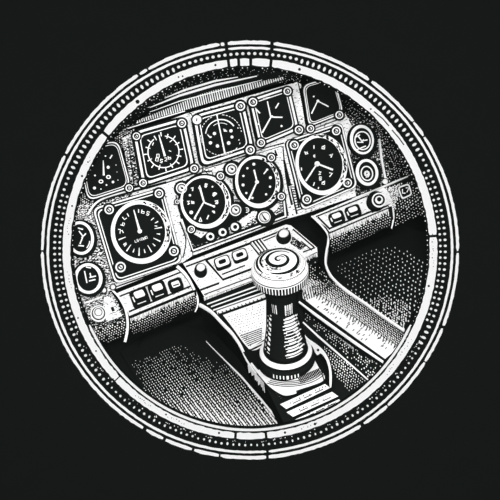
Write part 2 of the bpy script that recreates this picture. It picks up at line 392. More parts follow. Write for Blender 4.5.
# top-left cut dial
g, h = square_gauge('cut-off square dial at the far left, above the big lone round dial', [(78, 150), (118, 140), (131, 187), (88, 201)], 9, [(129, 188, 3.6, 0)], outer=(1.0, .955), inner=(.90, .875))
mb = MB()
for x, y, r in ((108.2, 167.3, 1.6), (113, 182, 1.3), (106.5, 185, .9), (94.5, 188, 1.5), (101, 189, .7), (95, 175.5, .9), (116, 165, .5), (118, 180, .5), (105.5, 156, .8), (87, 178, .6), (117, 172, .4)): mb.dot(x, y, r, P, h, h+.0008, 'w', 8)
for x, y in ((108.5, 177), (101, 181.5)): mb.ring(ell(x, y, 2.4, 2, 0, 14), ell(x, y, 1.3, 1, 0, 14), P, h, h+.0008)
mb.stroke([(110, 158.5), (112.2, 155)], 1.2, P, h, h+.0008); build('dial_markings', mb, g)
needle(g, [((103.3, 160.5), (103.8, 175.5), .8, 2.0)], h+.0006)
# compass-like square dial
g, h = square_gauge('square dial with white spiky tick ring and upright needle, topmost at left', [(133, 132), (184, 117.5), (195, 169), (143, 186)], 8,
    [(136.2, 136.2, 3.7, 45), (181.6, 123.3, 4.2, 20), (142.8, 183, 3.8, 30), (194, 168.6, 3.9, 60)], inner=(.80, .765))
cx, cy = 163.5, 151.8
mb = MB(); mb.stroke([q for q in ell(cx, cy, 15.5, 15.8, 0, 60, 128, 445)], 1.0, P, h, h+.0007)
for k in range(16):
    a = math.radians(k*22.5+8); r1 = 13.5 if k % 2 else 15.5; r2 = 19.8 if k % 2 == 0 else 18.4
    mb.stroke([(cx+r1*math.cos(a), cy-r1*math.sin(a)), (cx+r2*math.cos(a), cy-r2*math.sin(a))], [.7, 1.2], P, h, h+.0008)
for ch, x, y, r in (('0', 157, 159.5, 10), ('5', 161.5, 161, 10), ('2', 165.7, 159.5, 0), ('b', 169.5, 157.5, -10), ('0', 158, 155.8, 0), ('-', 170, 151, 20), ('1', 153, 144, 20), ('1', 171, 141, 50)): glyph(mb, ch, x, y, 3.2, r, P, h, .8)
build('dial_markings', mb, g)
needle(g, [((158.9, 134.8), (165, 156.2), .9, 2.1)], h+.0008)
# horizon-like square dial
g, h = square_gauge('square dial with dashed circle, inner arc and full-height line, second from left in top row', [(193, 115.5), (243.5, 101.5), (254, 149.5), (202, 166.5)], 8,
    [(196.8, 119.8, 4.3, 999), (240.2, 106.2, 4.6, 60), (250, 150, 4.4, 70)], inner=(.81, .775))
mb = MB(); cx, cy = 221.2, 135
for k in range(40):
    a0 = k*9; 
    if rnd.random() < .85: mb.stroke(ell(cx, cy, 20.5, 20.2, 0, 4, a0, a0+rnd.uniform(4, 7)), .6, P, h, h+.0007)
mb.stroke(ell(cx, cy, 15.5, 15.5, 0, 24, 35, 175), [1.3, .8], P, h, h+.0007)
mb.stroke(ell(cx, cy-.5, 12, 11.5, 0, 24, 60, 130), .5, P, h, h+.0007)
for x, y, r in ((210.5, 142.8, 1.7), (217.5, 146, 1.7), (228.7, 143, 1.8), (232, 137, 1.5), (231, 130.8, 1.7), (214.5, 133.5, 1.7), (225, 130.5, 1.3), (211, 137, .8), (223, 146.3, .7), (238, 128, .6), (239, 140, .6)): mb.dot(x, y, r, P, h, h+.0008, 'w', 8)
mb.stroke([(207.5, 134.5), (210.5, 138)], .9, P, h, h+.0008); mb.stroke([(223.5, 129), (227, 131.5)], .9, P, h, h+.0008)
build('dial_markings', mb, g)
needle(g, [((216.8, 114.8), (225, 153.6), 1.0, 1.5)], h+.0008)
# clock-like square dial
g, h = square_gauge('square dial with three thin hands like a clock, third from left in top row', [(249.5, 99.5), (289, 86.5), (299, 129.5), (260, 146)], 7,
    [(252.7, 102.2, 4.2, 60), (287.2, 91.3, 3.9, 50), (260.8, 142.8, 3.9, 20), (298.6, 129.9, 4.0, 50)], inner=(.82, .785))
mb = MB()
for a, b, w in (((256, 109), (260, 113.2), 1.2), ((278.8, 103), (275.6, 108.3), 1.2), ((263, 98.5), (270, 97), .4)): mb.stroke([a, b], w, P, h, h+.0008)
for x, y, r in ((258.5, 124, .9), (281.6, 126, 1.1), (272, 116.5, 1.2)): mb.dot(x, y, r, P, h, h+.0008, 'w', 8)
build('dial_markings', mb, g)
needle(g, [((270.8, 117), (267.4, 101.3), 1.4, 1.0), ((271, 117), (282.5, 117.3), 1.3, 1.2), ((271, 117), (262.3, 132.8), 1.2, 1.6)], h+.0008)
# right top square dial
g, h = square_gauge('square dial with two short hands, last at right in top row', [(302.5, 85), (334, 76), (344, 113), (309, 127)], 7,
    [(310.2, 128.6, 3.6, 50), (339, 115, 3.9, 30)], outer=(.985, .93), inner=(.88, .85))
mb = MB(); mb.dot(318, 101, 1.5, P, h, h+.0008, 'w', 8); mb.dot(313.8, 96.5, .9, P, h, h+.0008); build('dial_markings', mb, g)
needle(g, [((317.2, 102), (311.6, 113.6), 1.0, 1.3), ((319, 101.6), (328.6, 106.6), 1.0, 1.3)], h+.0008)

def round_gauge(label, c, dial, bez, plate=None, screws=(), cat='gauge', name='round_gauge', thick=None, h=H, rim='w'):
    """dial/bez: (cx,cy,rx,ry,rot)"""
    g = root(name, label, cat, P.frame(*c), 'round dials on the dashboard')
    if plate:
        cs, r = plate
        mb = MB(); mb.prism(rq(cs, r, 1.0), P, 0, h, 'k'); build('housing', mb, g)
        mb = MB(); mb.ring(rq(cs, r, .985), rq(cs, r, .945), P, h-.0004, h+.0016, 'w'); build('plate_edge', mb, g)
    else:
        mb = MB(); cx, cy, rx, ry, ro = bez; mb.prism(ell(cx+1.0, cy+.8, rx+2.5, ry+2.6, ro, 56), P, 0, h, 'k'); build('housing', mb, g)
    n = 64
    mb = MB(); mb.ring(ell(*bez, n), ell(*dial, n), P, h-.0004, h+.003, 'w', 'k'); build('bezel', mb, g)
    if thick:   # ink strokes over part of the bezel: engraved shade put into colour
        mb = MB(); a0, a1 = thick; cx, cy, rx, ry, ro = [(a+b)/2 for a, b in zip(bez, dial)]
        for k in range(44):
            a = math.radians(a0+(a1-a0)*rnd.random()); l = rnd.uniform(3, 9); q = rnd.uniform(-.35, .35); w_ = (bez[2]-dial[2])
            mb.stroke(ell(cx, cy, rx+q*w_, ry+q*w_, ro, 5, math.degrees(a), math.degrees(a)+l), [.3, .9, .9, .7, .3], P, h+.0028, h+.0034, 'k')
        build('bezel_shade_hatch', mb, g, kind='stuff')
    mb = MB(); cx, cy, rx, ry, ro = dial; mb.prism(ell(cx, cy, rx+.3, ry+.3, ro, n), P, h-.0004, h+.0005, 'k'); build('dial_face', mb, g)
    for s_ in screws: screw(g, s_[0], s_[1], s_[2], h+.0006, slot=s_[3])
    return g, h+.0006
# big left dial
g, h = round_gauge('big round dial on a black square plate at the left, with one needle', (140, 232), (140, 231.5, 25.2, 27.2, -8), (141, 232, 30.2, 31.8, -8),
    ([(92, 208), (163, 187), (183, 262), (115, 285)], 7), [(109, 209.6, 4.6, 45), (158.8, 193.5, 4.3, 30), (120.4, 267, 5.2, 45), (173.6, 251, 4.8, 20)], thick=(-40, 80))
mb = MB(); cs = [(92, 208), (163, 187), (183, 262), (115, 285)]
mb.ring(rq(cs, 7, .90), rq(cs, 7, .875), P, h-.0006, h+.0006); build('plate_line', mb, g)
mb = MB()
cx, cy = 139.8, 231.5
for k, a in enumerate(range(200, 391, 17)):
    t = math.radians(a); r1 = 15 if k % 2 == 0 else 17; r2 = 22.5 if k % 2 == 0 else 20.5
    mb.stroke([(cx+r1*math.cos(t), cy-r1*1.08*math.sin(t)), (cx+r2*math.cos(t), cy-r2*1.08*math.sin(t))], [.6, 1.3], P, h, h+.0008)
for ch, x, y, r in (('L', 124.5, 217.5, -40), ('1', 128, 215, -30), ('b', 122.5, 224, -75), ('c', 121.5, 232, 80), ('1', 138.6, 211, 0), ('b', 143, 211.5, 10), ('5', 148, 213.5, 20), ('1', 152.5, 219, 50), ('-', 156, 226, 5),
                    ('1', 125.5, 245, 40), ('-', 119.5, 229.5, 10)): glyph(mb, ch, x, y, 3.5, r, P, h, .85)
for i, ch in enumerate('L51060'): glyph(mb, ch, 135.8+i*2.1, 241.2-i*.75, 2.2, -14, P, h, .6)
mb.dot(139.8, 231.2, 2.2, P, h, h+.0018, 'w', 14); build('dial_markings', mb, g)
needle(g, [((133.8, 209.8), (139.6, 230.5), .9, 2.4)], h+.0008)

# central cluster plate
cp = root('dial_cluster_plate', 'scratched plate edged with a white line carrying the two centre dials and their knobs', 'panel plate', P.frame(235, 215))
mb = MB(); mb.prism([(180, 215), (192.5, 253), (287.5, 218), (283, 178), (262, 204), (232, 212), (190, 226)], P, -.001, .003, 'k'); build('plate', mb, cp)
mb = MB(); mb.prism([(228, 200), (246, 198), (252, 208), (240, 218), (226, 216)], P, .0028, .0033, 'mid'); mb.prism([(184, 228), (194, 247), (212, 241), (236, 222), (262, 205), (280, 198), (281, 192), (283.5, 212), (262, 221), (225, 236.5), (195, 246), (187, 238)], P, .0028, .0034, 'mid')
mb.prism([(190, 232), (201, 238), (212, 228), (205, 226)], P, .0032, .0040, 'worn')
mb.prism([(240, 220), (256, 210), (258, 214), (244, 226), (236, 228)], P, .0032, .0040, 'worn'); mb.prism([(268, 206), (279, 203), (277, 210), (271, 212)], P, .0032, .0040, 'worn'); build('worn_patch', mb, cp)
mb = MB(); mb.stroke([(181.5, 219), (193.2, 250.5), (258, 226.6), (285.6, 216.2), (282.6, 184)], [1.6, 1.6, 1.2, 1.8, 1.2], P, .0028, .0046); build('edge_line', mb, cp)
for x, y, r, s_ in ((220.3, 176, 3.6, 30), (271, 157.6, 3.6, 60), (191, 229.3, 3.6, 50), (281, 196.5, 3.6, 50), (246.2, 210, 2.7, 0), (177, 201.8, 2.2, 30), (181.8, 200.3, 2.8, 10)): screw(cp, x, y, r, .0125 if r > 3 else .006, slot=s_)
# centre-left dial
g, h = round_gauge('round dial with three hands on the centre plate, the left of its two', (204, 201), (204, 201.2, 21.2, 23.3, -14), (205.6, 202, 25.2, 26.6, -14), thick=(-60, 40))
mb = MB()
for x, y, r in ((190, 195.3, 1.2), (191.3, 212.4, 1.9), (214.5, 194, 1.9), (212.5, 186.7, .9), (217, 203, 1.2), (213.8, 211.8, 1.2), (214, 206.4, 1.3), (195, 218.4, 1.2)): mb.dot(x, y, r, P, h, h+.0008, 'w', 8)
for ch, x, y, s_, r in (('A', 199.8, 187, 3, 0), ('5', 206, 185.5, 3, 20), ('7', 192.5, 189.3, 3, -20), ('3', 188.5, 202.8, 3, -10), ('b', 192.8, 202, 2.8, -10), ('A', 200.5, 219.5, 3.6, 0), ('1', 207.8, 217.2, 4.5, 25), ('1', 213.5, 212, 3.5, 130), ('n', 216.5, 202, 3, 80)): glyph(mb, ch, x, y, s_, r, P, h, 1.2)
mb.stroke([(213, 196), (216.5, 193)], 2.2, P, h, h+.0008); build('dial_markings', mb, g)
needle(g, [((204, 202), (200.3, 189), 1.6, 2.0), ((203.7, 202.3), (213.8, 206.3), 1.5, 1.5), ((203.7, 202.3), (194.8, 218), 1.3, 1.7)], h+.0008)
# centre-right dial
g, h = round_gauge('dot-marked round dial with two hands, the right of two on the centre plate', (257, 181), (256.9, 181.2, 18.8, 22.6, -10), (257.6, 182, 22.3, 26.2, -10), thick=(-70, 60))
mb = MB(); cx, cy = 256.8, 181.3
for k in range(12):
    t = math.radians(k*30+12)
    if k in (9, 2): continue
    x, y = cx+14*math.cos(t), cy-17.5*math.sin(t); mb.dot(x, y, 1.15 if k % 3 else 1.5, P, h, h+.0008, 'w', 8)
mb.stroke([(263.8, 174), (267, 170)], 1.1, P, h, h+.0008); mb.dot(257, 182, 1.9, P, h, h+.0016, 'w', 12); build('dial_markings', mb, g)
needle(g, [((257, 181.5), (254.1, 169.8), 1.3, 1.7), ((257, 182), (248.8, 200), 1.2, 1.9)], h+.0008)
# big right dial
g, h = round_gauge('big round dial with two hands on a black square plate, right of the centre plate', (320, 164), (320.6, 164.2, 21.8, 26.6, -10), (321.4, 164.6, 25.8, 30.6, -10),
    ([(285, 141), (342, 122), (358, 187), (302.5, 211)], 6), [(294, 145.2, 4.4, 50), (336, 131, 4.2, 30), (306.6, 199.3, 4.6, 30), (347.2, 182.8, 4.4, 80)], thick=(-50, 90))
cs = [(285, 141), (342, 122), (358, 187), (302.5, 211)]
mb = MB(); mb.ring(rq(cs, 6, .885), rq(cs, 6, .86), P, h-.0006, h+.0006); build('plate_line', mb, g)
mb = MB()
for ch, x, y, s_, r in (('1', 314, 147, 3.4, 0), ('6', 323.5, 147, 3.6, 10), ('b', 306.3, 152.5, 3, -20), ('4', 331, 155.3, 4, 25), ('1', 301.5, 169, 3, 0), ('3', 319.8, 173.3, 3, 10), ('5', 320.5, 178.5, 3, 10), ('6', 323.5, 182.5, 3.4, 10), ('7', 330.5, 175, 4, 10), ('1', 314, 184, 3.6, 20), ('c', 314.5, 156, 2, 0), ('1', 318.5, 188, 2, 10)): glyph(mb, ch, x, y, s_, r, P, h, 1.0)
mb.dot(317.3, 163.8, 2.6, P, h, h+.0016, 'w', 14); build('dial_markings', mb, g)
needle(g, [((317, 164), (305.8, 181), 1.3, 1.6), ((318, 164), (333, 169.8), 1.5, 1.9)], h+.0008)
# small round dials at right
g, h = round_gauge('small oval dial with a zigzag hand at the upper right', (362, 140), (362.4, 140, 9.4, 12.2, -10), (362, 139.6, 11.9, 14.8, -10))
mb = MB(); mb.ring(ell(362.6, 140.6, 8.2, 9.6, -10, 30), ell(362.6, 140.6, 7.0, 8.4, -10, 30), P, h, h+.0008)
for a, b in (((356, 137), (360, 134.8)), ((356.5, 150), (362, 147.5)), ((362, 147.5), (366, 146))): mb.stroke([a, b], 1.1, P, h, h+.0008)
build('dial_markings', mb, g)
mb = MB(); mb.stroke([(358.5, 136.5), (361.8, 141), (367.5, 139.8)], 1.2, P, h+.0008, h+.0016); mb.stroke([(361.5, 142.3), (363.8, 139.5)], 1.2, P, h+.0008, h+.0016); mb.stroke([(357, 142.2), (363.5, 142.4)], .9, P, h+.0008, h+.0016); build('needle', mb, g)
g, h = round_gauge('small oval dial with a spiral centre, just below the zigzag-hand one', (367, 173), (367.2, 172.2, 8.2, 10.6, -12), (367, 172.4, 11.2, 13.4, -12))
mb = MB(); mb.ring(ell(367, 173.4, 6.2, 7.6, -12, 30), ell(367, 173.4, 5.2, 6.5, -12, 30), P, h, h+.0012)
sp = [(366.8+(.6+.55*k/4)*math.cos(k*.8), 173.8+(.8+.62*k/4)*math.sin(k*.8)) for k in range(19)]
mb.stroke(sp, .8, P, h, h+.0012); build('dial_markings', mb, g)
# small round dials at left edge
g, h = round_gauge('upper of two small round dials half hidden by the window ring at far left', (81, 238), (80.5, 238, 10.6, 14, -8), (80.5, 238, 13.4, 16.8, -8))
mb = MB()
for q in ([(79, 231), (83, 236.5), (80, 244)], [(81.5, 238), (86, 233.5)], [(78, 228), (83, 229.5)], [(78.5, 245.5), (84, 246)]): mb.stroke(q, 1.3, P, h, h+.0008)
mb.stroke(ell(80.5, 238, 9.4, 12.4, -8, 8, -60, -20), 1, P, h, h+.0008); build('dial_markings', mb, g)
g, h = round_gauge('lower of two small round dials half hidden by the window ring at far left', (89, 278), (88.3, 278.5, 10.8, 12.5, -8), (88.3, 278.5, 14.2, 15.3, -8))
mb = MB()
for q in ([(84.5, 271), (87, 283)], [(89.5, 277.5), (96, 276)], [(89, 281), (95.5, 279.5)], [(86, 267), (91, 268)], [(90, 273), (91, 277)]): mb.stroke(q, 1.2, P, h, h+.0008)
build('dial_markings', mb, g)

mb = MB()
for pts, w in (([(88, 214), (95, 204), (106, 197.5), (130, 190.5), (166, 180.5)], 4.6),): mb.stroke(spline(pts), w, P, .0002, .001, 'k')
mb.stroke(spline([(88, 214), (95, 204), (106, 197.5), (130, 190.5), (166, 180.5)]), [2.2, 1.2], P, .0008, .002); build('edge_trim', mb, bd)
# ---- knobs on the centre plate
def knob(label, x, y, r, h, cat='knob', style=0, name='knob'):
    g = root(name, label, cat, P.frame(x, y), 'push buttons under the centre dials' if cat == 'button' else 'round knobs on the centre plate')
    mb = MB(); mb.loft(ell(x+.4, y+.4, r*1.5, r*1.5, 0, 28), P, 0, [(1, 0, 'k'), (1, h, 'k')]); build('skirt', mb, g)
    mb = MB()
    if style == 0: st = [(1, 0, 'w'), (1, .001, 'w'), (.82, .0016, 'k'), (.62, .0020, 'w'), (.42, .0060, 'w'), (.20, .0062, 'k')]
    elif style == 1: st = [(1, 0, 'w'), (.95, .003, 'w'), (.52, .0035, 'k'), (.5, .0030, 'k')]
    else: st = [(1, 0, 'w'), (1, .001, 'w'), (.86, .0015, 'k'), (.74, .002, 'w'), (.6, .008, 'w')]
    mb.loft(ell(x, y, r, r, 0, 28), P, h, st); build('cap', mb, g)
    mb = MB()
    if style == 2:
        for k in range(4): mb.stroke([(x-2.4+k*.7, y-3.2+k*1.0), (x+.5+k*.6, y+2.2+k*.4)], [.5, 1.1], P, h+.0078, h+.0086, 'k')
    elif style == 0: mb.stroke([(x-r*.1, y-r*.3), (x+r*.05, y+r*.05)], [.6, 1.0], P, h+.006, h+.0068, 'k')
    if mb.v: build('pointer_mark', mb, g)
    return g
knob('black-rimmed ringed knob between the tops of the two centre-plate dials', 231.4, 169.2, 5.9, .009)
knob('black-rimmed ringed knob touching the upper left of the three-handed centre dial', 181.4, 188.2, 5.4, .009)
knob('white ringed knob below the gap between the two centre-plate dials', 235.3, 210, 5.9, .009)
knob('larger pale knob with slanting scratches at the lower right of the centre plate', 264.2, 217, 6.2, .009, style=2)
for x, y, lb in ((210, 236.5, 'white-collared push button, lowest and leftmost of three under the centre dials'), (222.3, 232.2, 'white-collared push button, middle of three under the centre dials'), (234.6, 226.8, 'white-collared push button, highest and rightmost of three under the centre dials')):
    knob(lb, x, y, 4.0, .006, 'button', 1, 'push_button')
for x, y, lb in ((103.8, 290.2, 'tiny white knob at lower left, left of a pair above the curved strip'), (112.8, 287, 'tiny white knob at lower left, right of a pair above the curved strip')):
    g = root('small_knob', lb, 'knob', P.frame(x, y), 'tiny knobs above the curved strip'); mb = MB(); mb.loft(ell(x, y, 3.4, 3.4, 0, 18), P, 0, [(1, 0, 'k'), (1, .003, 'k')]); build('skirt', mb, g)
    mb = MB(); mb.loft(ell(x, y, 2.3, 2.5, 0, 18), P, .003, [(1, 0, 'w'), (.9, .003, 'w'), (.5, .005, 'w')]); build('cap', mb, g)

# ================================================================== SWITCH SHELF
def button(par, cx, cy, w, hgt, rot, style=0, name='rocker_switch'):
    r = math.radians(rot)
    def q(pts): return [(cx+x*math.cos(r)-y*math.sin(r), cy+x*math.sin(r)+y*math.cos(r)) for x, y in pts]
    a, b = w/2, hgt/2
    o = MB(); o.prism(rq(q([(-a, -b), (a, -b), (a, b), (-a, b)]), 3.5), S, -.001, .0035, 'k'); base = build(name, o, par)
    c = MB()
    if style == 0:   # tilted rocker with bright cap
        c.prism(rq(q([(-a*.55, -b*.74), (a*.60, -b*.74), (a*.68, b*.04), (-a*.46, b*.04)]), 2.2), S, .003, .0075, 'w', 'k')
    elif style == 1:  # ring button
        c.ring(rq(q([(-a*.86, -b*.86), (a*.86, -b*.86), (a*.86, b*.6), (-a*.86, b*.6)]), 3.2), rq(q([(-a*.48, -b*.48), (a*.48, -b*.48), (a*.48, b*.2), (-a*.48, b*.2)]), 2), S, .003, .0055, 'w', 'k')
    elif style == 2:
        c.prism(rq(q([(-a*.55, -b*.55), (a*.55, -b*.55), (a*.6, b*.4), (-a*.5, b*.4)]), 1.5), S, .003, .0065, 'w', 'k')
        c.stroke(q([(-a*.4, b*.05), (a*.45, b*.05)]), .8, S, .006, .0072, 'k')
    build('cap', c, base)
    if style == 0:
        c = MB(); c.stroke(q([(-a*.5, b*.62), (a*.5, b*.62)]), .6, S, .003, .0045, 'w'); c.stroke(q([(-a*.74, -b*.3), (-a*.70, b*.3)]), 1.2, S, .003, .0045, 'w'); build('cap_line', c, base)
    return base
def fringe(par, a, b, n, l0, l1, m='w', w=.9, pl=V, lean=.15):
    mb = MB()
    for i in range(n):
        x, y = lerp(a, b, (i+rnd.uniform(-.2, .2))/(n-1)); l = rnd.uniform(l0, l1)
        mb.stroke([(x, y), (x+l*lean, y+l)], [w*rnd.uniform(.7, 1.2), w*.5], pl, .0005, .0018, m)
    build('fluting', mb, par, kind='stuff')
T = .012
def shelf(label, poly, name='switch_panel', mat='clean'):
    cx = sum(p[0] for p in poly)/len(poly); cy = sum(p[1] for p in poly)/len(poly)
    g = root(name, label, 'switch panel', S.frame(cx, cy), 'sections of the switch shelf')
    mb = MB(); mb.prism(poly, S, -T, 0, mat, 'k'); build('top_plate', mb, g); return g
# left end section
g = shelf('worn end section of the switch shelf with one round knob at the far left', [(70, 303), (104, 292), (111, 292), (117, 300), (124, 318), (94, 330), (74, 334)], mat='mid')
mb = MB(); mb.prism([(84, 322), (122, 308), (125, 319), (97, 331), (80, 334)], S, 0, .0006, 'dark'); mb.prism([(104, 297), (112, 297), (122, 316), (106, 322)], S, 0, .0010, 'worn'); build('worn_patch', mb, g)
mb = MB(); mb.loft(ell(98.6, 314, 8.2, 8.2, 0, 28), S, 0, [(1, 0, 'w'), (1, .002, 'w'), (.84, .0022, 'k'), (.70, .003, 'w'), (.62, .006, 'w'), (.5, .0062, 'k'), (.40, .0062, 'w'), (.25, .008, 'w')]); k_ = build('knob', mb, g)
mb = MB(); mb.stroke([(112, 307), (113.5, 311)], 2.2, S, .001, .002, 'k'); mb.stroke([(84, 303), (102, 296.5)], 1.4, S, 0, .002); build('slot', mb, g)
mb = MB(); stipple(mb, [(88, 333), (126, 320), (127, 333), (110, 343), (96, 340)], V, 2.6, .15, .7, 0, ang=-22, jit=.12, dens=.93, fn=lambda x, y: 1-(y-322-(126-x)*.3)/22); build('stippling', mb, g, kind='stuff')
# curved trims between sections
def trim(label, pts, w, name='edge_strip'):
    g = MB(); L = spline(pts); k = len(L)
    # the trim lies on the shelf top, then rolls over the lip down the face
    g.stroke(L, w, S, -.002, .004, 'w', 'k')
    o = build(name, g, None, S.frame(*pts[len(pts)//2])); o['label'] = label; o['category'] = 'edge strip'; o['group'] = 'curved white strips on the switch shelf'; return o
trim('curved white strip between the knobbed end section and the three-switch section', [(111, 289), (118, 296), (124.5, 307), (127.3, 318), (127.4, 330), (125, 342)], [1.8, 2.6, 2.8, 2.4, 2.0, .9][0:2])
trim('curved white strip between the three-switch section and the centre section', [(177, 266), (186, 275), (193, 287), (197.5, 298), (197.5, 306), (195, 312)], [3.2, 1.2])
trim('curved white strip running off the left corner of the right switch section', [(311.5, 216), (317, 221), (324, 228.5), (328, 235), (328.3, 241), (327, 249.5)], [1.6, 2.1])
trim('curved white strip beside the round knob on the right switch section', [(389.5, 204.5), (392.3, 209), (393.6, 215), (393, 222), (391.5, 228.5)], [2.6, 1.2])
# left switch section
g = shelf('left switch section with three rocker switches below the big lone dial', [(117, 293), (181, 268), (188, 276), (195, 289), (129, 316), (125, 305)])
button(g, 139.8, 297.2, 18, 18, -20); button(g, 157.8, 290.3, 17.5, 17, -20); button(g, 175.7, 284.6, 14.5, 12.5, -20, 2)
mb = MB()
for a, b, w in (((119, 296.5), (182, 271.5), 1.0), ((129, 311.5), (193, 285), 1.2)): mb.stroke([a, b], w, S, -.0002, .0010, 'k')
build('groove', mb, g)
mb = MB(); mb.prism([(129, 317), (196, 290), (198, 303), (131, 330)], V, -.004, 0, 'k'); build('front_lip', mb, g)
fringe(g, (131, 318.5), (194, 292.5), 58, 2.0, 5.5)
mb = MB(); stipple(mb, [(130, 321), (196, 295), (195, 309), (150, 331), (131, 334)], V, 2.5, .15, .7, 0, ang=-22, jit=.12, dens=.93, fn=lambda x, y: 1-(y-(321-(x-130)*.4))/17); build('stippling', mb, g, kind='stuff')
# centre section
g = shelf('centre switch section with round knobs and ring buttons, reaching behind the control stick', [(183, 263.5), (250, 238), (286, 224.5), (291, 225.5), (317, 247.5), (317.5, 252.5), (262, 277), (205, 298), (199, 288)])
mb = MB()
for pts, w in (([(186, 266.5), (255, 241), (288, 228)], 1.1), ([(206, 260), (223, 279.5), (262, 265)], 1.6), ([(207, 259.5), (250, 243.5), (261, 257)], 1.3), ([(200, 290), (219, 283)], 1.4), ([(222, 274.3), (245, 265.3)], .9),
               ([(301, 241), (312, 250)], .8), ([(262, 241.5), (285, 231.5)], .7), ([(204, 294.5), (262, 273)], .7), ([(303, 252), (315, 247.5)], .9), ([(293, 229), (314, 247)], 1.0)): mb.stroke(pts, w, S, -.0002, .001, 'k')
mb.prism([(250, 241.5), (260, 238), (270, 250), (262, 256)], S, -.0002, .0008, 'k'); mb.prism([(292, 236), (306, 246), (300, 250), (290, 243)], S, -.0002, .0006, 'dark')
build('groove', mb, g)
mb = MB()
for i in range(4): mb.stroke([(252+i*3.1, 242.2-i*1.1), (259.5+i*3.1, 252-i*1.1)], [1.0, 1.5], S, .0006, .0024)
build('rib', mb, g, kind='stuff')
mb = MB(); mb.prism([(203, 298), (262, 277), (317, 252), (318, 262), (300, 276), (262, 296), (207, 303)], V, -.004, 0, 'k'); build('front_lip', mb, g)
fringe(g, (204.5, 297), (262, 275.5), 52, 3.5, 7.0, w=1.0); fringe(g, (290, 266), (317, 253), 22, 2.0, 4.5)
def round_knob(par, x, y, r, ry, name='knob'):
    mb = MB(); mb.loft(ell(x, y, r, ry, -15, 32), S, 0, [(1.0, 0, 'w'), (1.0, .0012, 'w'), (.90, .0014, 'k'), (.80, .009, 'k'), (.66, .012, 'k')], True); b = build(name, mb, par)
    mb = MB(); mb.loft(ell(x+.2, y-4.2, r*.62, ry*.50, -15, 24), S, .0119, [(1, 0, 'w'), (.9, .002, 'w'), (.5, .0035, 'w')], True); build('cap', mb, b)
round_knob(g, 200.6, 271.8, 7.2, 7.6); round_knob(g, 283.6, 237.8, 8.4, 8.0)
button(g, 222.6, 262.3, 16, 12.5, -20, 1, 'ring_button'); button(g, 240, 255.4, 15.5, 12, -20, 1, 'ring_button')
# right section
g = shelf('right switch section with two rocker switches and a round knob', [(311, 216.5), (350, 200), (384, 187.5), (390, 193), (392.5, 206), (330, 232.5), (326, 227)])
button(g, 336.8, 217.8, 15.5, 12.5, -20); button(g, 353.2, 211.6, 15.5, 12.5, -20)
mb = MB()
for pts, w in (([(316, 216.5), (368, 195.5)], .9), ([(328.5, 228.8), (372, 211)], 1.2), ([(372, 212), (391, 204)], 1.0), ([(318, 217), (330, 229)], 1.2)): mb.stroke(pts, w, S, -.0002, .001, 'k')
build('groove', mb, g)
mb = MB(); mb.loft(ell(375.5, 202.5, 9.3, 9.3, -15, 32), S, 0, [(1.0, 0, 'k'), (.96, .008, 'k'), (.8, .010, 'k')], True); b_ = build('knob', mb, g)
mb = MB(); mb.loft(ell(379, 200.3, 7.3, 7.3, 0, 28), S, .0095, [(1, 0, 'w'), (1, .001, 'w'), (.80, .0012, 'k'), (.55, .0014, 'w'), (.46, .003, 'w'), (.3, .003, 'k')]); build('cap', mb, b_)
mb = MB(); mb.prism([(329, 233), (392, 206.5), (394, 224), (370, 236), (332, 252)], V, -.004, 0, 'k'); build('front_lip', mb, g)
fringe(g, (330, 233.8), (388, 209), 54, 2.0, 6.0)
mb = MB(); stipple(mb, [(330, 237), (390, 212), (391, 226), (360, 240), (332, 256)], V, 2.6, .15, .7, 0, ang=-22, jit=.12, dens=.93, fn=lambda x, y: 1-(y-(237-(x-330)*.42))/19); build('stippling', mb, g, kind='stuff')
# far right section
g = shelf('dark stippled end section of the switch shelf with one square button at far right', [(385, 186.5), (425, 170), (445, 176), (445, 190), (394, 214), (392, 200)], mat='k')
mb = MB(); mb.stroke([(352, 199.3), (388, 184.3), (408, 176)], [1.2, 1.8, .6], S, .0005, .003); build('edge_line', mb, g)
mb = MB(); stipple(mb, [(384, 189), (400, 183), (398, 196), (394, 210), (389, 200)], S, 1.9, .5, 1.0, .0002); stipple(mb, [(393, 200), (399, 183), (425, 180), (422, 200), (395, 216)], S, 2.9, .3, .7, .0002); build('stippling', mb, g, kind='stuff')
mb = MB(); cs = [(397.5, 187), (409, 183), (412.5, 194.5), (402, 199.5)]; mb.prism(rq(cs, 3, 1.1), S, 0, .003, 'k'); b_ = build('square_button', mb, g)
mb = MB(); mb.ring(rq(cs, 3, 1), rq(cs, 3, .80), S, .0028, .0045); build('rim', mb, b_)
mb = MB(); glyph(mb, 'L', 404, 191, 4, 0, S, .003, 1.0); glyph(mb, '7', 407.5, 190, 4.4, 0, S, .003, 1.0); build('button_mark', mb, b_)
mb = MB(); stipple(mb, [(394, 216), (425, 200), (424, 214), (396, 226)], V, 3.0, .3, .6, 0); build('lip_stippling', mb, g, kind='stuff')

# ================================================================== PEDESTAL
pd = root('centre_pedestal', 'black-and-white centre pedestal running down from the switch shelf and carrying the stick', 'pedestal', D0.frame(288, 362))
edgeL = spline([(199, 304), (203, 306), (212, 312), (222, 322.5), (232, 333), (239.5, 344), (244, 353), (248.5, 361.5), (257, 372.5)])
mb = MB(); mb.prism(edgeL+[(263, 380), (292, 440), (400, 440), (368, 381), (303.5, 322), (300, 262), (262, 278), (206, 300)], D0, -.054, 0, 'k'); build('body', mb, pd)
mb = MB(); mb.stroke(edgeL, [1.0]+[2.6]*(len(edgeL)-1), D0, -.0005, .003, 'w'); build('rim', mb, pd)
mb = MB()
mb.prism([(223, 315), (266, 299.8), (266, 338), (249, 349), (243, 342), (233, 328)], D0, -.0004, .0008, 'w'); build('deck_plate', mb, pd)
mb = MB()
stipple(mb, [(225, 317), (264, 302), (264, 336), (250, 346), (240, 334)], D0, 3.0, .2, .55, .0008, m='k', ang=-18, asp=.5)
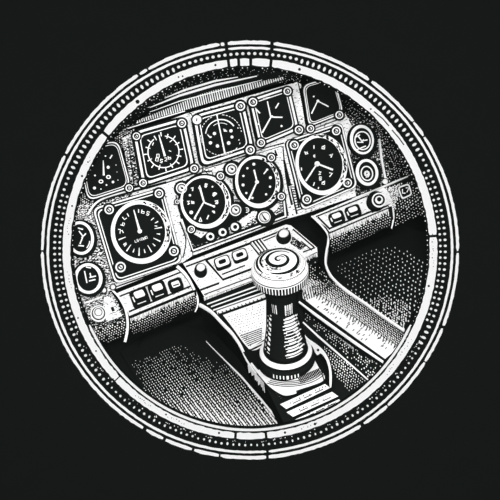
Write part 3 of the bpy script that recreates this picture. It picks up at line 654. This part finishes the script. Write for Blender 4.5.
for i in range(7): mb.stroke([(240+i*1.3, 336+i*1.6), (262, 328+i*1.9)], .5, D0, .0006, .0013, 'k')
build('deck_scratch', mb, pd, kind='stuff')
mb = MB()
for a, b, w in (((207, 304), (259, 285), .9), ((211, 306.5), (262, 288), .7), ((213, 310), (264, 292), .9), ((217, 312.3), (265, 295.4), 3.0), ((219, 315.0), (265, 299), .0)):
    if w: mb.stroke([a, b], w, D0, -.0004, .0012)
for a, b in (((252, 351), (266, 344)), ((254, 354), (266, 347.5)), ((256, 357), (265, 351.5)), ((258, 360), (264, 355.5)), ((250, 348.5), (266, 340.6))): mb.stroke([a, b], 1.0, D0, -.0004, .0012)
build('slat_line', mb, pd, kind='stuff')
mb = MB()
for i in range(12):
    mb.stroke([(218+i*3.9, 312.6-i*1.35), (219.4+i*3.9, 314-i*1.35)], .7, D0, .001, .0018, 'k')
build('slat_nick', mb, pd, kind='stuff')
# lower-left skirt line and hatching on the pedestal flank
pf = Plane(0, 0, 1, -Vector((1, 0, 0)), WZ)
a3, b3 = D0.pt(248, 361), D0.pt(281, 396); dirn = (b3-a3).normalized()
nn = dirn.cross(WZ).normalized(); nn = nn if nn.dot(BK) > 0 else -nn
FL = Plane(0, 0, 1, nn, dirn); FL.o = a3
mb = MB(); mb.stroke([(206, 341), (223, 358), (241, 376), (261, 399), (283, 426)], [.3, .6, 1.3, 1.5, 1.6], D2, 0, .0045); build('skirt_line', mb, pd)
# stick base plate
bp = MB(); outl = spline([(243, 352), (249, 362), (257, 373), (268, 385), (278, 392.5), (285, 396), (291, 395), (306, 388.5), (325, 381), (318, 366), (312, 354), (303, 342)])
bp.prism(outl+[(270, 352), (256, 350)], D0, 0, .004, 'k'); build('stick_base_plate', bp, pd)
mb = MB(); mb.stroke(spline([(251, 363), (257, 370.5), (268, 383), (278, 390.5), (286, 393.5), (296, 391)]), [2.0, 3.4], D0, .0038, .0052)
mb.prism(spline([(258, 370), (266, 379), (277, 388), (286, 392.5), (301, 388.5), (324, 379.5), (319, 368), (311, 357), (300, 364), (285, 370), (270, 368)]), D0, .0038, .005, 'w')
build('base_plate_deck', mb, pd)
mb = MB()
for k in range(4):
    q = 1.04+k*.09; mb.stroke(ell(288, 362, 32*q, 18.5*q, 0, 26, 240, 345), [.45]*26, D0, .0048, .0056, 'k')
for k in range(14): x, y = lerp((298, 377), (318, 368.5), k/13); mb.stroke([(x, y), (x+3.4, y+6)], [1.0, .5], D0, .0048, .0057, 'k')
build('plate_engraving', mb, pd, kind='stuff')
mb = MB()
for k in range(22):
    x, y = lerp((248, 362), (280, 396), k/21); l = rnd.uniform(5, 12); y += 2.6
    mb.stroke([(x, y), (x+l*.12, y+l)], [.75, .4], FL, .001, .0035)
build('flank_hatching', mb, pd, kind='stuff')
# ribbed foot strips
for q, nm in (([(280, 404.3), (325, 384), (330.3, 387.8), (286.3, 409)], 'tread_strip'), ([(286.5, 412.2), (332, 391.8), (338.3, 396.3), (293, 416.8)], 'tread_strip'), ([(295, 419.7), (339, 399.2), (340.5, 401), (299, 421.5)], 'tread_strip')):
    mb = MB(); mb.prism(q, D0, 0, .003, 'w', 'k')
    t_ = build(nm, mb, pd)
    mb = MB()
    for i in range(14):
        t = (i+.5)/14; x, y = lerp(lerp(q[0], q[3], .35), lerp(q[1], q[2], .35), t); mb.dot(x+rnd.uniform(-1, 1), y+rnd.uniform(-1, 1), rnd.uniform(.25, .7), D0, .0029, .0038, 'k', 5)
    for i in range(3):
        t = .2+.25*i; mb.stroke([lerp(lerp(q[0], q[3], .65), lerp(q[1], q[2], .65), t), lerp(lerp(q[0], q[3], .65), lerp(q[1], q[2], .65), t+.18)], .4, D0, .0029, .0038, 'k')
    build('tread_scratch', mb, t_, kind='stuff')
# right guard blade
mb = MB(); mb.prism(spline([(304, 334), (309, 339), (317, 344.5), (324, 351), (329, 360), (331.6, 372), (331.4, 386), (329.6, 386), (329.2, 372), (326.5, 361), (321, 353.5), (317, 355), (312, 347), (306, 339)], 4), D0, -.002, .006, 'w', 'k')
build('guard_blade', mb, pd)
mb = MB(); mb.dot(318, 349.8, 1.2, D0, .005, .0068, 'k', 10); mb.stroke([(312, 352), (320, 366), (324, 380)], .8, D0, .004, .0062, 'k'); build('blade_pin', mb, pd)

# side channel and rails
ch = root('side_channel', 'black stippled channel with a white rail just right of the control stick', 'channel', DC.frame(350, 350))
mb = MB(); mb.prism([(298, 300), (330, 326), (388, 365), (420, 390), (440, 440), (385, 440), (340, 400), (303, 322), (296, 312)], DC, -.036, 0, 'k'); build('channel_body', mb, ch)
mb = MB(); mb.stroke([(303, 322), (318, 336), (336, 351.5), (368, 379.5)], [1.2, 1.8, 1.6, 1.0], DC, -.0005, .004); build('rail', mb, ch)
mb = MB()
stipple(mb, [(303, 307), (330, 330), (384, 366), (372, 380), (336, 347), (305, 320)], DC, 2.6, .25, .75, .0002, fn=lambda x, y: .1+.9*rnd.random()*min(1, max(0, (x-300)/50)), ang=38, dens=.65)
stipple(mb, [(322, 343), (340, 357), (366, 380), (350, 392), (336, 376)], D0, 2.7, .2, .7, .0002, fn=lambda x, y: 1-math.hypot(x-345, y-362)/34+.2*rnd.random(), ang=38)
for k in range(26): x, y = lerp((304, 305), (352, 344), k/25); mb.stroke([(x, y+1.5), (x+1.2, y+5.5)], [.9, .4], DC, 0, .001)
build('stippling', mb, ch, kind='stuff')
# broad side rail / armrest
br = root('armrest', 'broad white armrest with hatched upper edge sloping down to the right', 'armrest', DB.frame(350, 320))
bandp = [(300, 286), (309, 284), (318, 285), (330, 290), (345, 298), (404, 331), (430, 350), (440, 380), (412, 378), (384, 361.5), (356, 341), (330, 321.5), (312, 307), (300, 297)]
bandp = [(299, 284), (304, 276), (325, 282), (332, 276), (345, 287.5), (362, 299.5), (404, 330), (440, 356), (440, 403), (412, 384), (384, 363.5), (356, 345), (330, 326.5), (314, 315), (298, 303)]
mb = MB(); mb.prism(bandp, DB, -.07, 0, 'k'); build('body', mb, br)
mb = MB(); mb.prism([(302, 289), (308, 288), (322, 297), (345, 312), (372, 330), (398, 347), (385, 358.5), (357, 338.5), (331, 319.5), (315, 307.5), (303, 298)], DB, -.0004, .001, 'w'); build('top_pad', mb, br)
mb = MB(); mb.stroke([(299, 301.5), (314, 313), (330, 324.6), (356, 343), (383, 361.5)], [1.4, 2.0, 2.2, 2.2, 1.6], DB, -.0005, .002); build('edge_rail', mb, br)
mb = MB()
ax = Vector((60, 43)).normalized()
def bandt(x, y):  # distance (px) from the white pad's upper edge towards the far edge
    return ((x-303)*.60-(y-288)*.80)
stipple(mb, [(302, 291), (303, 276), (326, 283), (333, 279), (346, 290), (404, 333), (400, 350), (372, 331), (345, 313), (322, 298), (308, 290)], DB, 2.15, .22, 1.05, .0002,
        fn=lambda x, y: max(.02, 1.08-bandt(x, y)/26), ang=38, jit=.13, asp=.8)
build('hatching', mb, br, kind='stuff')
mb = MB()
for i in range(260):
    x = rnd.uniform(303, 395); y = rnd.uniform(288, 356); d = bandt(x, y)
    if not inside(x, y, [(303, 290), (322, 299), (398, 348), (387, 357), (331, 318), (303, 297)]): continue
    mb.stroke([(x-1, y+.8), (x+rnd.uniform(.2, 1.2), y-.8)], [.3, .6], DB, .0008, .0016, 'k')
for k in range(15): x, y = lerp((303, 297), (330, 284), k/14); mb.stroke([(x-3+k*.5, y-6), (x+k*.3, y+4+k*.1)], [.6, .9], DB, .0006, .0016, 'k')
for k in range(30): x, y = lerp((316, 294), (396, 346), k/29); mb.stroke([(x-.5, y-2.5), (x-2.4, y+rnd.uniform(.5, 3))], [.9, .4], DB, .0008, .0016, 'k')
build('pad_scratch', mb, br, kind='stuff')
mb = MB(); mb.stroke(spline([(327, 248), (325.6, 258), (326.3, 266), (331, 275.5), (339, 284), (350, 292.5), (366, 303.5), (385, 317), (404, 330)]), [2.0]*54+[1.4], DB, -.002, .003)
build('edge_piping', mb, br)
mb = MB(); stipple(mb, [(303, 262), (318, 262), (324, 270), (330, 284), (312, 282), (303, 276)], DB, 2.6, .2, .5, .0002, ang=30, dens=.6); build('stippling', mb, br, kind='stuff')

# ================================================================== FOOTWELL MATS
mt = root('floor_mat', 'dark mat with slanting streaks in the left footwell', 'floor mat', D2.frame(220, 390), 'footwell mats')
mb = MB(); mb.prism([(120, 352), (165, 322), (203, 330), (240, 372), (282, 424), (290, 450), (180, 450)], D2, 0, .002, 'k'); build('mat_base', mb, mt)
mb = MB()
zone = [(130, 362), (165, 350), (195, 336), (222, 358), (240, 376), (262, 402), (282, 428), (280, 445), (200, 440), (150, 400)]
for i in range(-6, 46):   # engraved shading drawn as slanting streaks of dots that grow into dashes
    x0 = 128+i*3.3
    for j in range(60):
        t = j*2.7+(1.3 if i % 2 else 0); x = x0+t*.61-12; y = 332+t*.79-6
        x += rnd.uniform(-.3, .3); y += rnd.uniform(-.3, .3)
        if not inside(x, y, zone): continue
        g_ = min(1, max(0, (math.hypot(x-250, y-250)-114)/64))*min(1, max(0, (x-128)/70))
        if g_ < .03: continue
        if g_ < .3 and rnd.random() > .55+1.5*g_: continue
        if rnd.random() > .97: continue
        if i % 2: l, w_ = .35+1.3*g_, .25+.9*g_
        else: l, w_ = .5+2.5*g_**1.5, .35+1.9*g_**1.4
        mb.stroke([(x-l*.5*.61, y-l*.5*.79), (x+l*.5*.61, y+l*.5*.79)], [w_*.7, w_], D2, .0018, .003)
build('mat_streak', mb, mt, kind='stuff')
mt = root('floor_mat', 'dark dotted mat in the right footwell beyond the armrest', 'floor mat', D2.frame(375, 290), 'footwell mats')
mb = MB(); mb.prism([(318, 262), (345, 238), (400, 225), (450, 240), (450, 340), (420, 340), (380, 316), (340, 288)], D2, 0, .002, 'k'); build('mat_base', mb, mt)
mb = MB(); stipple(mb, [(335, 268), (350, 258), (372, 250), (392, 246), (412, 252), (426, 262), (424, 300), (404, 329), (380, 312), (352, 292), (343, 280)], D2, 4.6, .28, .8, .0024, fn=lambda x, y: -.12+(x-335)/130+(y-255)/115, ang=35, jit=.18)  # white dots grow to the lower right, engraved shading built as marks
stipple(mb, [(366, 300), (380, 296), (404, 300), (412, 306), (404, 328)], D2, 2.7, .3, .75, .0024, ang=35, dens=.85, fn=lambda x, y: .3+(y-300)/30)
build('mat_shade_dot', mb, mt, kind='stuff')

# ================================================================== CONTROL STICK
st = root('control_stick', 'upright black-and-white control stick with a broad spiral-topped knob', 'control stick', D0.frame(288, 362, .004))
B0 = D0.pt(286.5, 361, .004)
pm = 2.0/F
def proj(p): d = p-CAM; z = d.dot(vv); return 250+F*d.dot(RT)/z, 250-F*d.dot(UP)/z
hh = 0
while proj(B0+WZ*hh)[1] > 257.8: hh += .0005
T1 = B0+WZ*hh; dT = (T1-CAM).dot(vv); TP = pix(279, 257.8, dT)
axis = (TP-B0).normalized(); AL = (TP-B0).length
toC = (CAM-B0); toC = (toC-axis*toC.dot(axis)).normalized(); tr = toC.cross(axis)   # tr: right as seen
if tr.dot(RT) < 0: tr = -tr
hs = AL/102.5                                    # metres per "pixel of height"
def rs(h): return ((B0+axis*h*hs-CAM).dot(vv))/F
def lathe(name, par, prof, matf, seg=144, sub=1, smooth=True):
    mb = MB(); rows = []
    pr = []
    for (h0, a), (h1, b) in zip(prof, prof[1:]):
        for q in range(sub): pr.append((h0+(h1-h0)*q/sub, a+(b-a)*q/sub))
    pr.append(prof[-1])
    for h_, r_ in pr:
        c = B0+axis*h_*hs; R_ = r_*rs(h_)
        rows.append(mb.add([c+(toC*math.cos(2*PI*j/seg)+tr*math.sin(2*PI*j/seg))*R_ for j in range(seg)]))
    for i in range(len(pr)-1):
        for j in range(seg):
            k = (j+1) % seg; az = 360*(j+.5)/seg; az = az-360 if az > 180 else az
            hm = (pr[i][0]+pr[i+1][0])/2; rm = (pr[i][1]+pr[i+1][1])/2
            mb.face([rows[i][j], rows[i][k], rows[i+1][k], rows[i+1][j]], matf(hm, rm, az, j), smooth)
    mb.face(rows[0][::-1], 'k'); mb.face(rows[-1], matf(pr[-1][0], 0, 0, 0))
    return build(name, mb, par)
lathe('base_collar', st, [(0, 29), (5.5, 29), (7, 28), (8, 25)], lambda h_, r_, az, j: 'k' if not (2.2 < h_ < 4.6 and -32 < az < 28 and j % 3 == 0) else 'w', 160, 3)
lathe('base_flange', st, [(8, 26), (9.2, 26.5), (11.4, 26), (12.6, 24.3), (13, 19)], lambda h_, r_, az, j: 'w' if (h_ > 9.6 and r_ > 22.6) else 'k', 144, 3)
def shaft(h_, r_, az, j):  # white arcs mostly on one side: highlight painted into the face colours
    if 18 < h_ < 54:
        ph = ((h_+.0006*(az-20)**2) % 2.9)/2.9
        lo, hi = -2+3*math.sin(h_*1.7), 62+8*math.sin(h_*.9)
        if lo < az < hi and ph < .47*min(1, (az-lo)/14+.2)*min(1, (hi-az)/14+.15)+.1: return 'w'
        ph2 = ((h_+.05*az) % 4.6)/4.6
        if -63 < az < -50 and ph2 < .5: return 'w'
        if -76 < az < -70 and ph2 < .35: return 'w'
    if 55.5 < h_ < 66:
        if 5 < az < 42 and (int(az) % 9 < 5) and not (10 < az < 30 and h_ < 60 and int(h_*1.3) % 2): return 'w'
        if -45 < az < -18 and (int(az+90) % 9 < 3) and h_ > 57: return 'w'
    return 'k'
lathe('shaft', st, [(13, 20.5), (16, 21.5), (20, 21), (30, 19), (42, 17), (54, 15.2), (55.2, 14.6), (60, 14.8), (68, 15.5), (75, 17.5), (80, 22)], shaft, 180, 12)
KC = (1.0, -.6)
def knobm(h_, r_, az, j):
    if h_ < 83.6: return 'k'
    if h_ < 90: return 'w' if (j % 3 == 0 and (h_ > 84.2)) else 'k'
    if 91.0 < h_ < 91.9: return 'k'
    return 'w'
lathe('knob', st, [(78, 20), (81, 25), (83, 27.3), (84.5, 28.2), (90, 28.7), (92, 28.6), (95, 27.2), (97.4, 25), (99.3, 21), (100.6, 15), (101.3, 8), (101.5, .2)], knobm, 168, 4)
# raised spiral inlay on the knob crown
def crown_h(r_):
    prof = [(28.6, 92), (27.2, 95), (25, 97.4), (21, 99.3), (15, 100.6), (8, 101.3), (0, 101.5)]
    for (ra, ha), (rb, hb) in zip(prof, prof[1:]):
        if rb <= r_ <= ra: return ha+(hb-ha)*(ra-r_)/(ra-rb)
    return 91
def crown_strip(mb, f, m, n=160, off=.10):
    """f(t) -> (az deg, r, width)"""
    A = []; Bp = []
    for i in range(n+1):
        az, r_, w_ = f(i/n); a = math.radians(az)
        for L_, rr in ((A, max(r_-w_/2, 0)), (Bp, r_+w_/2)):
            hc = crown_h(rr)+off; c = B0+axis*hc*hs; L_.append(c+(toC*math.cos(a)+tr*math.sin(a))*rr*rs(hc))
    ia = mb.add(A); ib = mb.add(Bp); ic = mb.add([p-axis*.0008 for p in A]); id_ = mb.add([p-axis*.0008 for p in Bp])
    for i in range(n):
        mb.face([ia[i], ib[i], ib[i+1], ia[i+1]], m); mb.face([ia[i], ia[i+1], ic[i+1], ic[i]], m); mb.face([ib[i], id_[i], id_[i+1], ib[i+1]], m)
mb = MB()
crown_strip(mb, lambda t: (360*t, 25.2, 1.5+.5*math.sin(2*PI*t)), 'k')
crown_strip(mb, lambda t: (-30+330*t, 20.0-1.2*t, 3.8*math.sin(PI*t)**.5+.3), 'k')
crown_strip(mb, lambda t: (-165+120*t, 22.6, 2.6*math.sin(PI*t)**.6), 'k')
for k in range(34): crown_strip(mb, lambda t: (-75+k*4.4+2.0*t, 27.0, 1.5), 'k', 3, .12)
crown_strip(mb, lambda t: (130+400*t, 14.5-7.0*t, 3.6*math.sin(PI*t)**.6+.3), 'k')
crown_strip(mb, lambda t: (100+330*t, 5.8-4.6*t, 2.2*math.sin(PI*t)**.6+.2), 'k')
for k in range(46):
    az = rnd.uniform(-105, 10); r_ = rnd.uniform(10, 18.5); crown_strip(mb, lambda t: (az+14*t, r_, .8*math.sin(PI*t)), 'k', 5)
for k in range(26):
    az = rnd.uniform(-60, 60); r_ = rnd.uniform(22, 25); crown_strip(mb, lambda t: (az+8*t, r_, .6*math.sin(PI*t)), 'k', 5)
build('spiral_inlay', mb, st)

# ================================================================== LIGHT AND CAMERA
CAM_FILL, INNER_FILL = 104, 1.9
def lookrot(d): return d.to_track_quat('-Z', 'Y').to_euler()
def sun(d, s_, a):
    l = bpy.data.lights.new('daylight', 'SUN'); l.energy = s_; l.angle = math.radians(a)
    o = bpy.data.objects.new('daylight', l); COL.objects.link(o); o.rotation_euler = lookrot(d); o.location = CAM+WZ
l = bpy.data.lights.new('camera_fill', 'POINT'); l.energy = CAM_FILL; l.shadow_soft_size = .05  # added soft fill lamp beside the camera, brightens ring and interior
o = bpy.data.objects.new('camera_fill', l); COL.objects.link(o); o.location = CAM+UP*.06+BK*.1
def area(dx, dy, sx, sy, e):  # unseen fill lamps added behind the bulkhead to even out the interior
    l = bpy.data.lights.new('interior_fill', 'AREA'); l.shape = 'RECTANGLE'; l.size = sx; l.size_y = sy; l.energy = e
    o = bpy.data.objects.new('interior_fill', l); COL.objects.link(o)
    loc = CAM+vv*1.56+UP*dy+RT*dx; d = (CAM+vv*2.12-loc).normalized()
    x = (RT - d*RT.dot(d)).normalized(); y = (-d).cross(x); m = Matrix((x, y, -d)).transposed().to_4x4(); m.translation = loc; o.matrix_world = m
area(0, .42, .7, .08, INNER_FILL*1.3); area(0, -.42, .7, .08, INNER_FILL*.6); area(-.42, 0, .08, .7, INNER_FILL); area(.42, 0, .08, .7, INNER_FILL)
w = bpy.data.worlds.new('world'); scene.world = w; w.use_nodes = True
w.node_tree.nodes['Background'].inputs[0].default_value = (.9, 1, .97, 1); w.node_tree.nodes['Background'].inputs[1].default_value = .012
cam = bpy.data.cameras.new('camera'); co = bpy.data.objects.new('camera', cam); COL.objects.link(co); scene.camera = co
cam.sensor_width = 36; cam.lens = 36*F/500; cam.clip_start = .05
m = Matrix((RT, UP, BK)).transposed().to_4x4(); m.translation = CAM; co.matrix_world = m
scene.view_settings.view_transform = 'Standard'; scene.view_settings.look = 'None'; scene.view_settings.gamma = 1; scene.view_settings.exposure = 0
